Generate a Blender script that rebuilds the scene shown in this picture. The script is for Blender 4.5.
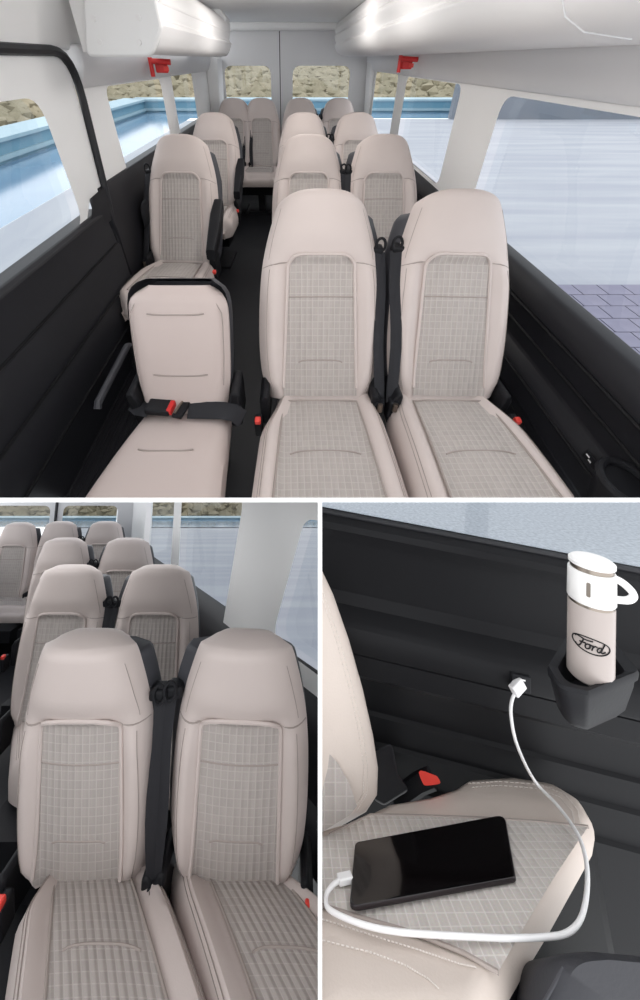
import bpy, bmesh, math, random
from mathutils import Vector, Matrix
from mathutils.geometry import tessellate_polygon
random.seed(7)
R = math.radians
for o in list(bpy.data.objects): bpy.data.objects.remove(o)
scene = bpy.context.scene
col = scene.collection

# ------------------------------------------------------------------ camera
FPX, PX, PY = 360.0, 291.0, 380.0            # focal length and principal point in pixels of the 640x1000 frame
CAM = Vector((0, 0, 1.32))
PITCH = math.atan2(PY - 60.0, FPX)
cd = bpy.data.cameras.new('camera'); cam = bpy.data.objects.new('camera', cd); col.objects.link(cam)
cd.sensor_fit = 'VERTICAL'; cd.sensor_height = 36.0; cd.lens = 36.0 * FPX / 1000.0
cd.shift_x = (320.0 - PX) / 1000.0; cd.shift_y = (PY - 500.0) / 1000.0
cd.clip_start = 0.02; cd.clip_end = 400
cam.location = CAM; cam.rotation_euler = (math.pi / 2 - PITCH, 0, 0)
scene.camera = cam
# ------------------------------------------------------------------ sky and exposure
w = bpy.data.worlds.new('overcast_sky'); scene.world = w; w.use_nodes = True
bg = w.node_tree.nodes['Background']; bg.inputs[0].default_value = (0.96, 0.98, 1.0, 1); bg.inputs[1].default_value = 1.0
vs = scene.view_settings
vs.view_transform = 'Standard'; vs.look = 'None'; vs.gamma = 1.0; vs.use_curve_mapping = False
vs.exposure = 1.06
LAMP = 1.0                                   # scales the watts of the added ceiling fill lamps

# ------------------------------------------------------------------ frames of the three cabins (camera point is each local origin)
CR = cam.rotation_euler.to_matrix()
CX, CZ, CY = CR @ Vector((1, 0, 0)), CR @ Vector((0, 0, -1)), CR @ Vector((0, 1, 0))   # right, forward, up of the camera
def frame(vy):                                # cabin whose level line falls on picture row vy
    a = math.atan2(vy - PY, FPX)
    back = CZ * math.cos(a) - CY * math.sin(a); up = CX.cross(back)
    m = Matrix((CX, back, up)).transposed().to_4x4(); m.translation = CAM
    return m
TOP, LOW, DET = frame(60.0), frame(440.0), frame(PY)
def pixdir(x, y): return (CX * ((x - PX) / FPX) - CY * ((y - PY) / FPX) + CZ).normalized()
def ray_plane(p, q, toward):
    n = pixdir(*p).cross(pixdir(*q)).normalized()
    return n if n.dot(pixdir(*toward)) > 0 else -n
KEEP = {'top': [ray_plane((0, 498), (640, 498), (320, 200))],
        'low': [ray_plane((0, 502), (640, 502), (320, 800)), ray_plane((318, 502), (318, 1000), (100, 800))],
        'det': [ray_plane((0, 502), (640, 502), (320, 800)), ray_plane((322, 502), (322, 1000), (600, 800))]}

# ------------------------------------------------------------------ materials
def lin(c): return tuple((x / 12.92 if x <= .04045 else ((x + .055) / 1.055) ** 2.4) for x in (v / 255 for v in c)) + (1,)
def mat(name, rgb, rough=.6, spec=.4, metal=0, var=0, scale=30, bump=0, bscale=200, rgb2=None):
    m = bpy.data.materials.new(name); m.use_nodes = True; nt = m.node_tree; N = nt.nodes; L = nt.links
    b = N['Principled BSDF']; b.inputs['Base Color'].default_value = lin(rgb); b.inputs['Roughness'].default_value = rough
    b.inputs['Specular IOR Level'].default_value = spec; b.inputs['Metallic'].default_value = metal
    tc = N.new('ShaderNodeTexCoord')
    if var or rgb2:
        nz = N.new('ShaderNodeTexNoise'); nz.inputs['Scale'].default_value = scale; nz.inputs['Detail'].default_value = 4
        L.new(tc.outputs['Object'], nz.inputs['Vector'])
        mx = N.new('ShaderNodeMix'); mx.data_type = 'RGBA'
        a = lin(rgb); mx.inputs[6].default_value = a
        mx.inputs[7].default_value = lin(rgb2) if rgb2 else tuple(max(0, v * (1 - var)) for v in a[:3]) + (1,)
        L.new(nz.outputs['Fac'], mx.inputs[0]); L.new(mx.outputs[2], b.inputs['Base Color'])
    if bump:
        nb = N.new('ShaderNodeTexNoise'); nb.inputs['Scale'].default_value = bscale; L.new(tc.outputs['Object'], nb.inputs['Vector'])
        bp = N.new('ShaderNodeBump'); bp.inputs['Strength'].default_value = bump; bp.inputs['Distance'].default_value = .002
        L.new(nb.outputs['Fac'], bp.inputs['Height']); L.new(bp.outputs[0], b.inputs['Normal'])
    return m
def cloth(name, base, line, cell=.019, mortar=.0016):
    m = bpy.data.materials.new(name); m.use_nodes = True; nt = m.node_tree; N = nt.nodes; L = nt.links
    b = N['Principled BSDF']; b.inputs['Roughness'].default_value = .85; b.inputs['Specular IOR Level'].default_value = .2
    uv = N.new('ShaderNodeUVMap')
    br = N.new('ShaderNodeTexBrick'); br.offset = 0; br.squash = 1; br.inputs['Scale'].default_value = 1
    br.inputs['Brick Width'].default_value = cell; br.inputs['Row Height'].default_value = cell * 1.25
    br.inputs['Mortar Size'].default_value = mortar; br.inputs['Mortar Smooth'].default_value = .6
    br.inputs['Color1'].default_value = lin(base); br.inputs['Color2'].default_value = lin(tuple(v * .965 for v in base)); br.inputs['Mortar'].default_value = lin(line)
    L.new(uv.outputs[0], br.inputs['Vector'])
    nz = N.new('ShaderNodeTexNoise'); nz.inputs['Scale'].default_value = 420; L.new(uv.outputs[0], nz.inputs['Vector'])
    mx = N.new('ShaderNodeMix'); mx.data_type = 'RGBA'; mx.blend_type = 'MULTIPLY'; mx.inputs[0].default_value = .18
    L.new(br.outputs['Color'], mx.inputs[6]); L.new(nz.outputs['Color'], mx.inputs[7]); L.new(mx.outputs[2], b.inputs['Base Color'])
    # vertical ribs
    wv = N.new('ShaderNodeTexWave'); wv.wave_type = 'BANDS'; wv.bands_direction = 'X'; wv.inputs['Scale'].default_value = .314 / cell
    L.new(uv.outputs[0], wv.inputs['Vector'])
    bp = N.new('ShaderNodeBump'); bp.inputs['Strength'].default_value = .5; bp.inputs['Distance'].default_value = .004
    L.new(wv.outputs['Fac'], bp.inputs['Height']); L.new(bp.outputs[0], b.inputs['Normal'])
    return m
def glass(name, tint, gloss=.05):
    m = bpy.data.materials.new(name); m.use_nodes = True; nt = m.node_tree; N = nt.nodes; L = nt.links
    for n in list(N): N.remove(n)
    o = N.new('ShaderNodeOutputMaterial'); t = N.new('ShaderNodeBsdfTransparent'); g = N.new('ShaderNodeBsdfGlossy'); mx = N.new('ShaderNodeMixShader')
    t.inputs[0].default_value = tint + (1,); g.inputs['Roughness'].default_value = .02; mx.inputs[0].default_value = gloss
    L.new(t.outputs[0], mx.inputs[1]); L.new(g.outputs[0], mx.inputs[2]); L.new(mx.outputs[0], o.inputs[0])
    return m
def streaks(name, a, b_, sx, sy):
    m = bpy.data.materials.new(name); m.use_nodes = True; nt = m.node_tree; N = nt.nodes; L = nt.links
    b = N['Principled BSDF']; b.inputs['Roughness'].default_value = .8
    tc = N.new('ShaderNodeTexCoord'); mp = N.new('ShaderNodeMapping'); mp.inputs['Scale'].default_value = (sx, sy, 1)
    nz = N.new('ShaderNodeTexNoise'); nz.inputs['Scale'].default_value = 1; nz.inputs['Detail'].default_value = 6
    rp = N.new('ShaderNodeValToRGB'); rp.color_ramp.elements[0].position = .35; rp.color_ramp.elements[1].position = .65
    rp.color_ramp.elements[0].color = lin(a); rp.color_ramp.elements[1].color = lin(b_)
    L.new(tc.outputs['Object'], mp.inputs[0]); L.new(mp.outputs[0], nz.inputs['Vector']); L.new(nz.outputs['Fac'], rp.inputs[0]); L.new(rp.outputs[0], b.inputs['Base Color'])
    return m
MT = dict(
    leather=mat('leather_beige', (204, 191, 186), .55, .35, var=.06, scale=9, bump=.12, bscale=350),
    leather2=mat('leather_seam', (160, 149, 143), .6, .3),
    leather_w=mat('leather_warm_beige', (209, 196, 187), .55, .35, var=.05, scale=9, bump=.12, bscale=350),
    pan=mat('seat_pan_black', (16, 16, 18), .6, .1),
    plain=mat('leather_plain', (196, 181, 176), .55, .35, var=.05, scale=9, bump=.1, bscale=350),
    cloth=cloth('checked_cloth', (186, 177, 172), (197, 189, 184)),
    cloth_light=cloth('checked_cloth_pale', (212, 204, 198), (224, 218, 213), .012, .001),
    shell=mat('charcoal_shell', (62, 62, 67), .55, .4, bump=.1),
    black=mat('black_plastic', (30, 30, 33), .5, .16, bump=.08),
    dark=mat('dark_panel', (34, 34, 38), .5, .22, var=.1, scale=6, bump=.12, bscale=500),
    panel=mat('door_panel', (28, 28, 30), .5, .12, bump=.15, bscale=900),
    belt=mat('belt_webbing', (38, 38, 42), .7, .3, bump=.3, bscale=600),
    floor=mat('floor_mat', (26, 26, 30), .55, .35, var=.15, scale=12, bump=.2),
    white=mat('white_trim', (240, 239, 238), .7, .15, var=.03, scale=4),
    white2=mat('white_header', (228, 227, 228), .65, .3, var=.04, scale=5),
    lock=mat('locker_plastic', (238, 236, 235), .7, .1, var=.02, scale=3),
    groove=mat('groove_grey', (150, 150, 150), .6, .3),
    ceil=mat('ceiling_lining', (248, 248, 247), .8, .2),
    seal=mat('rubber_seal', (30, 30, 34), .5, .4),
    red=mat('red_plastic', (206, 40, 38), .4, .5), redb=mat('red_button', (226, 66, 56), .4, .5),
    steel=mat('steel', (150, 140, 130), .3, .5, metal=1),
    board=mat('white_board', (250, 250, 250), .8, .2),
    pave=streaks('pale_paving', (146, 149, 158), (160, 162, 168), .25, 2.5),
    paveL=streaks('pale_paving_pool', (150, 154, 162), (162, 165, 170), 1.5, .3),
    speck=mat('speckled_paving', (150, 157, 164), .8, .2, scale=30, rgb2=(240, 243, 246), bump=.5, bscale=25),
    brick=mat('paver_brick', (112, 110, 128), .8, .2, scale=5, rgb2=(132, 130, 146)),
    joint=mat('paver_joint', (36, 34, 44), .9, .2),
    cop=mat('pool_coping', (142, 168, 180), .5, .4, var=.1, scale=3), cop2=mat('pool_tile', (98, 140, 160), .4, .5, var=.1, scale=4),
    water=mat('pool_water', (92, 122, 150), .12, .5, scale=1.2, rgb2=(110, 140, 164), bump=.2, bscale=3),
    bush=mat('hazy_hill_scrub', (104, 101, 82), .9, .1, scale=1.4, rgb2=(162, 152, 132)), hill=mat('hill_soil', (150, 142, 124), .9, .1, scale=.6, rgb2=(120, 116, 98)),  # scrub tone lightened to carry the haze of the window glass
    reflection=mat('blue_grey_reflection', (104, 112, 124), .7, .3, scale=.7, rgb2=(124, 128, 134)),  # mottled blue grey for a building's reflection in the window
    glass=glass('window_glass', (.88, .91, .93)), 
    enamel=mat('white_enamel', (236, 234, 232), .3, .5), champ=mat('champagne_enamel', (172, 161, 156), .32, .5),
    cable=mat('cable_white', (236, 234, 234), .4, .4), ink=mat('black_ink', (14, 14, 16), .5, .3),
    screen=mat('tablet_screen', (12, 9, 10), .12, .5), edge=mat('tablet_edge', (52, 46, 48), .35, .5, metal=.6),
    lens=mat('fill_lamp_lens', (240, 238, 232), .4, .4),
    stitch=mat('stitch_thread', (222, 214, 208), .7, .2), greyfab=mat('dark_grey_cover', (58, 58, 62), .7, .3, bump=.2),
)

# ------------------------------------------------------------------ mesh helpers
class MB:
    def __init__(s): s.v, s.f, s.uv = [], [], {}
    def add(s, v, f):
        o = len(s.v); s.v += [tuple(p) for p in v]; s.f += [tuple(i + o for i in q) for q in f]; return s
    def box(s, c, d, m=None):
        x, y, z = (k / 2 for k in d); c = Vector(c)
        v = [Vector((i * x, j * y, k * z)) for i in (-1, 1) for j in (-1, 1) for k in (-1, 1)]
        if m is not None: v = [m @ p for p in v]
        return s.add([p + c for p in v], [(0, 1, 3, 2), (4, 6, 7, 5), (0, 4, 5, 1), (2, 3, 7, 6), (0, 2, 6, 4), (1, 5, 7, 3)])
    def tube(s, path, r, n=8, closed=False, flat=1.0, nrm=None):
        P = [Vector(p) for p in path]; k = len(P); rings = []; u = None
        for i, p in enumerate(P):
            a = P[(i - 1) % k] if closed or i else p; b = P[(i + 1) % k] if closed or i < k - 1 else p
            t = (b - a).normalized()
            if nrm is not None: u = (Vector(nrm) - t * t.dot(Vector(nrm))).normalized()
            elif u is None:
                u = t.orthogonal().normalized()
            else: u = (u - t * t.dot(u)).normalized()
            q = t.cross(u); rr = r[i] if isinstance(r, (list, tuple)) else r
            rings.append([p + (u * math.cos(2 * math.pi * j / n) * flat + q * math.sin(2 * math.pi * j / n)) * rr for j in range(n)])
        return s.loft(rings, wrap=closed)
    def loft(s, rings, wrap=False, caps=True):
        n = len(rings[0]); v = [p for r in rings for p in r]; f = []
        m = len(rings)
        for i in range(m if wrap else m - 1):
            for j in range(n):
                a, b = i * n, ((i + 1) % m) * n
                f.append((a + j, a + (j + 1) % n, b + (j + 1) % n, b + j))
        if caps and not wrap: f += [tuple(range(n))[::-1], tuple((m - 1) * n + j for j in range(n))]
        return s.add(v, f)
    def grid(s, fn, nu, nv, uvfn=None):
        o = len(s.v)
        for j in range(nv + 1):
            for i in range(nu + 1):
                u, t = i / nu, j / nv
                s.v.append(tuple(fn(u, t)))
                if uvfn: s.uv[len(s.v) - 1] = uvfn(u, t)
        for j in range(nv):
            for i in range(nu):
                a = o + j * (nu + 1) + i
                s.f.append((a, a + 1, a + nu + 2, a + nu + 1))
        return s
    def rows(s, rows):                           # open surface through rows of equal length
        n = len(rows[0])
        return s.add([p for r in rows for p in r], [(j * n + i, j * n + i + 1, (j + 1) * n + i + 1, (j + 1) * n + i) for j in range(len(rows) - 1) for i in range(n - 1)])
    def extr(s, prof, y0, y1, close=True):       # (x,z) profile along y
        n = len(prof); v = [(x, y0, z) for x, z in prof] + [(x, y1, z) for x, z in prof]
        f = [(i, (i + 1) % n, (i + 1) % n + n, i + n) for i in range(n if close else n - 1)]
        if close: f += [tuple(range(n))[::-1], tuple(range(n, 2 * n))]
        return s.add(v, f)
    def mesh(s, name, mat_, smooth=True, ang=40, doubles=False):
        me = bpy.data.meshes.new(name); me.from_pydata(s.v, [], s.f); 
        if s.uv:
            l = me.uv_layers.new(name='UVMap')
            for lp in me.loops: l.data[lp.index].uv = s.uv.get(lp.vertex_index, (0, 0))
        bm = bmesh.new(); bm.from_mesh(me)
        if doubles: bmesh.ops.remove_doubles(bm, verts=bm.verts, dist=1e-5)
        bmesh.ops.recalc_face_normals(bm, faces=bm.faces); bm.to_mesh(me); bm.free()
        if smooth:
            for p in me.polygons: p.use_smooth = True
            me.set_sharp_from_angle(angle=R(ang))
        me.materials.append(MT[mat_]); return me
FR = {'top': TOP, 'low': LOW, 'det': DET}
def link(name, data, comp, parent=None, bevel=0):
    o = bpy.data.objects.new(name, data); col.objects.link(o); o['_c'] = comp
    if parent is not None: o.parent = parent
    else: o.matrix_world = FR[comp]
    if bevel:
        b = o.modifiers.new('Bevel', 'BEVEL'); b.width = bevel; b.segments = 2; b.limit_method = 'ANGLE'; b.angle_limit = R(40)
    return o
def obj(name, mb, m, comp, parent=None, bevel=0, smooth=True, ang=40, doubles=False):
    return link(name, mb.mesh(name, m, smooth, ang, doubles), comp, parent, bevel)
def tag(o, label=None, cat=None, group=None, kind=None):
    for k, v in (('label', label), ('category', cat), ('group', group), ('kind', kind)):
        if v: o[k] = v
    return o
def struct(name, mb, m, comp, label=None, **k): return tag(obj(name, mb, m, comp, **k), label, kind='structure')
def thing(name, label, cat, comp, loc=(0, 0, 0), rz=0, group=None, rx=0):
    o = bpy.data.objects.new(name, None); col.objects.link(o); o.empty_display_size = .1
    o.matrix_world = FR[comp] @ Matrix.Translation(loc) @ Matrix.Rotation(rz, 4, 'Z') @ Matrix.Rotation(rx, 4, 'X')
    return tag(o, label, cat, group)
def dup(parts, root, comp):                     # copies of all parts (and sub-parts) of a model under a new root
    for o in parts:
        c = o.copy(); col.objects.link(c); c.parent = root; c['_c'] = comp
        for g in o.children:
            d = g.copy(); col.objects.link(d); d.parent = c; d['_c'] = comp
def roundpoly(pts, r, n=6):
    out = []; k = len(pts)
    for i in range(k):
        p, a, b = Vector(pts[i]), Vector(pts[i - 1]), Vector(pts[(i + 1) % k])
        da, db = (a - p).normalized(), (b - p).normalized()
        ang = da.angle(db); rr = r[i] if isinstance(r, (list, tuple)) else r
        t = min(rr / math.tan(ang / 2), (a - p).length * .49, (b - p).length * .49)
        s, e = p + da * t, p + db * t
        for j in range(n + 1):
            q = j / n; out.append(tuple((1 - q) ** 2 * s + 2 * q * (1 - q) * p + q * q * e))
    return out
def panel(name, fn, outer, holes, m, comp, kind='structure', parent=None, label=None):   # flat panel with openings; fn maps (a,b) to a point
    polys = [[Vector((a, b, 0)) for a, b in outer]] + [[Vector((a, b, 0)) for a, b in h] for h in holes]
    flat = [p for q in polys for p in q]; tri = tessellate_polygon(polys)
    mb = MB(); mb.add([fn(p.x, p.y, 0) for p in flat], tri)
    o = obj(name, mb, m, comp, parent)
    if kind: o['kind'] = kind
    if label: o['label'] = label
    return o
def window(name, fn, outline, comp, depth=.03, seal=.008, label=None, frame_mat='white', seal_mat='seal'):
    n = len(outline)
    mb = MB(); tri = tessellate_polygon([[Vector((a, b, 0)) for a, b in outline]])
    mb.add([fn(a, b, depth) for a, b in outline], tri); pane = obj(name, mb, 'glass', comp); tag(pane, label, kind='structure')
    mb = MB(); mb.rows([[fn(a, b, 0) for a, b in outline + outline[:1]], [fn(a, b, depth) for a, b in outline + outline[:1]]])
    obj('window_frame', mb, frame_mat, comp, pane).matrix_parent_inverse = FR[comp].inverted()
    mb = MB(); mb.tube([fn(a, b, depth - .004) for a, b in outline], seal, 6, closed=True)
    obj('window_seal', mb, seal_mat, comp, pane).matrix_parent_inverse = FR[comp].inverted()
    return pane

# ================================================================== dividing boards between the three cabins
def board(name, a, b, d0, d1, th, label):
    da, db = pixdir(*a), pixdir(*b); da /= da.dot(CZ); db /= db.dot(CZ)
    n = da.cross(db).normalized() * th / 2
    P = [CAM + da * d0, CAM + db * d0, CAM + db * d1, CAM + da * d1]
    mb = MB(); mb.add([p + n for p in P] + [p - n for p in P], [(0, 1, 2, 3), (7, 6, 5, 4), (0, 4, 5, 1), (1, 5, 6, 2), (2, 6, 7, 3), (3, 7, 4, 0)])
    o = bpy.data.objects.new(name, mb.mesh(name, 'board', False)); col.objects.link(o); tag(o, label, kind='structure')
board('trim_1', (-300, 500), (940, 500), .36, 1.15, .0041, 'thin white dividing board under the large cabin')
board('trim_2', (320, 502), (320, 1300), .36, 2.2, .0041, 'thin white upright board between the two lower cabins')

# ================================================================== UPPER CABIN
FZ = -1.32; W = .94; GZ = -1.95
def RW(a, b, d): return (W + d, a, b)             # right wall: a along the cabin, b height, d outwards
def LW(a, b, d): return (-W - d, a, b)
def quad(y0, y1, z0, z1, r, ly=0): return roundpoly([(y0 + ly, z0), (y1 + ly, z0), (y1, z1), (y0, z1)], r)
struct('floor', MB().box((0, 2.9, FZ - .03), (1.9, 6.2, .06)), 'floor', 'top', 'black rubber cabin floor')
R1, R2, R3 = quad(.25, 2.02, -.625, -.115, .09), quad(2.55, 3.8, -.60, -.10, .07), quad(4.12, 5.2, -.60, -.09, .06)
panel('wall_right', RW, [(.1, -.64), (5.66, -.64), (5.66, .06), (.1, .06)], [R1, R2, R3], 'white', 'top', label='white upper wall with three windows beside the paired seats')
for i, q in enumerate((R1, R2, R3)): window('window_%d' % (i + 1), RW, q, 'top', .045, .007, ['large front side window overlooking brick pavers', 'middle side window behind the second pair', 'rear side window next to rear doors'][i])
L1, L2, L3 = quad(.55, 1.68, -.55, -.10, .09), quad(2.34, 3.36, -.50, -.10, .06), quad(3.68, 4.46, -.50, -.08, .05)
def LD(a, b, d): return (-W + .01 - d, a, b)
panel('wall_left', LW, [(2.02, -.48), (2.3, -.5), (5.66, -.52), (5.66, .06), (2.02, .06)], [L2, L3], 'white', 'top', label='white upper wall with two windows behind the sliding door')
for i, q in enumerate((L2, L3)): window('window_%d' % (i + 4), LW, q, 'top', .045, .006, ['side window behind the door seal facing the pool', 'small side window near the left rear corner'][i])
door = panel('door_1', LD, [(.1, -.49), (1.45, -.56), (1.72, -.5), (1.97, -.46), (1.99, 0.02), (.1, .02)], [], 'white', 'top', label='white sliding door with dark lower panel')
bpy.data.objects.remove(door)
door = panel('door_1', LD, [(.1, -.556), (1.70, -.556), (1.80, -.48), (1.97, -.47), (2.0, .02), (.1, .02)], [L1], 'white', 'top', label='white sliding door with a window facing the pool')
window('window_6', LD, L1, 'top', .04, .008, 'door window facing the pool, framed in white')
# soft inner step of the door frame
mb = MB(); mb.tube([LD(.1, -.02, -.01)] + [LD(a, b, -.01) for a, b in roundpoly([(.1, -.02), (1.86, -.02), (1.84, -.46)], .12)[7:14]] + [LD(1.84, -.46, -.01)], .012, 8); 
tag(obj('door_moulding', mb, 'white', 'top', door), None).matrix_parent_inverse = TOP.inverted()
mb = MB(); mb.tube([LD(.1, .028, -.012)] + [LD(a, b, -.012) for a, b in roundpoly([(.1, .028), (2.03, .028), (1.93, -.7)], .14)[7:14]] + [LD(1.95, -.5, -.012), LD(1.9, -.72, -.012), LD(1.86, -1.0, -.012), LD(1.86, FZ, -.012)], .017, 8)
struct('trim_3', mb, 'seal', 'top', 'black rubber seal around the sliding door opening')
# dark lower side trims
mb = MB(); mb.extr([(-W + .012, -.46), (-W + .03, -.5), (-W + .04, -.62), (-W + .045, -.66), (-W + .045, -.86), (-W + .05, -.90), (-W + .05, FZ), (-W - .05, FZ), (-W - .05, -.46)], 1.90, 5.65)
struct('wall_left', mb, 'dark', 'top', 'dark lower wall trim behind the door opening', bevel=.006)
mb = MB(); mb.extr([(-W + .013, -.54), (-W + .03, -.556), (-W + .045, -.70), (-W + .06, -.72), (-W + .06, -.88), (-W + .075, -.90), (-W + .08, -1.05), (-W + .07, -1.08), (-W + .07, FZ), (-W - .05, FZ), (-W - .05, -.54)], .3, 1.86)
struct('trim_4', mb, 'dark', 'top', 'dark lower panel of the sliding door', bevel=.006)
mb = MB(); mb.add([LD(1.68, -.60, -.012), LD(1.88, -.60, -.03), LD(1.97, -.46, -.02), LD(1.80, -.475, -.012)], [(0, 1, 2, 3)])
struct('trim_5', mb, 'dark', 'top', 'dark corner piece of the sliding door')
mb = MB(); mb.box((-W + .16, 1.15, FZ + .03), (.3, .9, .06))
for k in range(9): mb.box((-W + .05 + k * .03, 1.15, FZ + .064), (.012, .84, .008))
struct('trim_6', mb, 'black', 'top', 'black ribbed entry step inside the sliding door', bevel=.003)
mb = MB(); mb.extr([(W, -.622), (W - .012, -.632), (W - .03, -.66), (W - .036, -.70), (W - .02, -.74), (W - .022, -.86), (W - .05, -.885), (W - .06, -.93), (W - .055, -1.0), (W - .035, -1.02), (W - .04, -1.1), (W - .03, -1.12), (W - .03, FZ), (W + .05, FZ), (W + .05, -.622)], .2, 5.65)
struct('wall_right', mb, 'dark', 'top', 'dark ridged lower wall panel under the large front window', bevel=.007)
for k, (x, z) in enumerate(((W - .036, -.715), (W - .022, -.80), (W - .058, -.915), (W - .034, -1.06))):
    struct('trim_%d' % (30 + k), MB().tube([(x, .2, z), (x, 5.6, z)], .006, 6), 'panel', 'top', 'thin raised rib on the dark wall under the front window')
for k, (x, z) in enumerate(((-W + .05, -.71), (-W + .072, -.89), (-W + .082, -1.06))):
    struct('trim_%d' % (34 + k), MB().tube([(x, .3, z), (x, 1.84, z + .01)], .006, 6), 'panel', 'top', 'thin raised rib on the dark door panel')
# armrest pocket and socket on the right wall
cup = thing('wall_cup_holder', 'black cup holder moulded on the dark wall beside the front window seat', 'cup holder', 'top', (W - .07, .52, -.82))
mb = MB(); mb.tube([(.055 * math.cos(t), .07 * math.sin(t), 0) for t in [k * math.pi / 10 for k in range(20)]], .012, 8, closed=True); obj('rim', mb, 'black', 'top', cup)
mb = MB(); mb.loft([[(s * .055 * math.cos(t), s * .07 * math.sin(t), z) for t in [k * math.pi / 10 for k in range(20)]] for s, z in ((.98, -.005), (.9, -.05), (.75, -.09))]); obj('body', mb, 'black', 'top', cup)
so = thing('usb_socket', 'tiny usb socket with white marks on the dark side panel', 'socket', 'top', (W - .062, .636, -.875))
obj('plate', MB().box((0, 0, 0), (.006, .05, .03)), 'black', 'top', so, bevel=.002)
mb = MB(); mb.box((-.004, .008, .004), (.002, .014, .003)); mb.box((-.004, -.006, -.003), (.002, .012, .003)); obj('white_mark', mb, 'cable', 'top', so)
# ---- rear doors
def BW(a, b, d): return (a, 5.62 + d, b)
D1, D2 = quad(-.79, -.24, -.52, -.05, .09), quad(.02, .70, -.52, -.05, .09)
d1 = panel('door_2', BW, [(-W, -1.3), (-.135, -1.3), (-.135, .30), (-W, .30)], [D1], 'white2', 'top', label='left rear door with rounded window')
d2 = panel('door_3', BW, [(-.125, -1.3), (W, -1.3), (W, .30), (-.125, .30)], [D2], 'white2', 'top', label='right rear door with rounded window')
window('window_7', BW, D1, 'top', .06, .006, 'rounded window of the left rear door', 'white', 'white'); window('window_8', BW, D2, 'top', .06, .006, 'rounded window of the right rear door', 'white', 'white')
for dd, q in ((d1, D1), (d2, D2)):
    mb = MB(); mb.tube([BW(a, b, -.008) for a, b in q], .022, 8, closed=True); obj('window_surround', mb, 'white', 'top', dd).matrix_parent_inverse = TOP.inverted()
struct('trim_7', MB().box((-.13, 5.66, -.5), (.016, .04, 1.6)), 'seal', 'top', 'dark gap between the rear doors')
mb = MB(); mb.extr([(-W, -.62), (-W + .10, -.62), (-W + .14, .02), (-W + .05, .06), (-W, .06)], 5.25, 5.6); struct('trim_8', mb, 'white', 'top', 'white rear corner post by the left rear door', bevel=.015)
mb = MB(); mb.extr([(W, -.62), (W - .02, -.62), (W - .06, .02), (W - .05, .06), (W, .06)], 5.3, 5.6); struct('trim_9', mb, 'white', 'top', 'white rear corner post by the right rear door', bevel=.015)
# ---- ceiling and headers
struct('ceiling', MB().box((0, 3.0, .33), (1.9, 5.4, .05)), 'ceil', 'top', 'light grey roof lining')
mb = MB(); mb.box((0, 5.5, .275), (1.7, .10, .07)); struct('trim_10', mb, 'white', 'top', 'white cross beam over the rear doors', bevel=.02)
prof = [(W + .01, -.085), (W - .012, -.095), (W - .03, -.08), (W - .06, -.02), (W - .065, .02), (W - .06, .05), (W + .01, .05)]
struct('trim_11', MB().extr(prof, .3, 5.6), 'white2', 'top', 'white header rail above the right windows', bevel=.006)
struct('trim_12', MB().extr([(-x, z) for x, z in prof], 2.03, 5.6), 'white2', 'top', 'white header rail above the left windows', bevel=.006)
mb = MB(); mb.extr([(-W - .02, .03), (-W + .02, .03), (-W + .05, .1), (-W + .1, .2), (-W + .2, .31), (-W - .02, .31)], .3, 2.2); struct('trim_13', mb, 'white', 'top', 'white roof side above the sliding door', bevel=.01)
mb = MB(); mb.extr([(W + .02, .03), (W - .02, .03), (W - .05, .1), (W - .1, .2), (W - .2, .31), (W + .02, .31)], .3, 5.6); struct('trim_14', mb, 'white', 'top', 'white roof side behind the right locker')
# ---- overhead lockers
def locker(label, sgn, y0, y1, prof, lips, endlab):
    t = thing('overhead_locker', label, 'locker', 'top', (0, 0, 0))
    obj('body', MB().extr([(sgn * x, z) for x, z in prof], y0, y1), 'lock', 'top', t, bevel=.003)
    for x, z, r in lips:
        mb = MB(); mb.tube([(sgn * x, y0 + .02, z), (sgn * x, y1 - .02, z)], r, 8); obj('lip', mb, 'lock', 'top', t)
    return t
PL = [(.82, .022), (.60, .018), (.54, .024), (.515, .045), (.50, .075), (.488, .10), (.505, .118), (.495, .16), (.505, .21), (.55, .255), (.62, .298), (.82, .298)]
t = locker('white overhead luggage locker with a screwed end plate above the pool-side windows', -1, 1.92, 4.05, PL, [(.508, .118, .008), (.498, .165, .006)], 'left')
PE = roundpoly([(-.80, .010), (-.545, .010), (-.485, .09), (-.49, .17), (-.60, .303), (-.71, .303)], [.02, .05, .04, .05, .05, .02])
obj('end_plate', MB().extr(PE, 1.885, 1.925), 'white', 'top', t, bevel=.008)
for x, z in ((-.73, .05), (-.58, .05), (-.73, .115), (-.565, .118)):
    mb = MB(); mb.tube([(x, 1.880, z), (x, 1.888, z)], .009, 10); obj('screw_cap', mb, 'lock', 'top', t)
PR = [(.90, .028), (.64, .03), (.545, .04), (.50, .06), (.475, .095), (.468, .12), (.485, .135), (.47, .165), (.462, .19), (.475, .21), (.462, .24), (.50, .30), (.90, .30)]
t = locker('long white overhead luggage locker above the paired seats', 1, .42, 5.3, PR, [(.487, .135, .007), (.474, .212, .006)], 'right')
obj('joint_strip', MB().tube([(x - .001, .93, z - .001) for x, z in PR[1:-2]], .0016, 6), 'white2', 'top', t)
for lab, pts, y in (('small raised box at the rear of the left locker', roundpoly([(-.86, .17), (-.52, .17), (-.53, .26), (-.57, .31), (-.86, .29)], .025), 4.12), ('small raised box at the rear of the right locker', roundpoly([(.50, .17), (.88, .20), (.88, .31), (.52, .31), (.49, .27)], .025), 4.95)):
    b = tag(obj('roof_duct_box', MB().extr(pts, y, y + .25), 'white', 'top', bevel=.01), lab, 'duct box')
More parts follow.
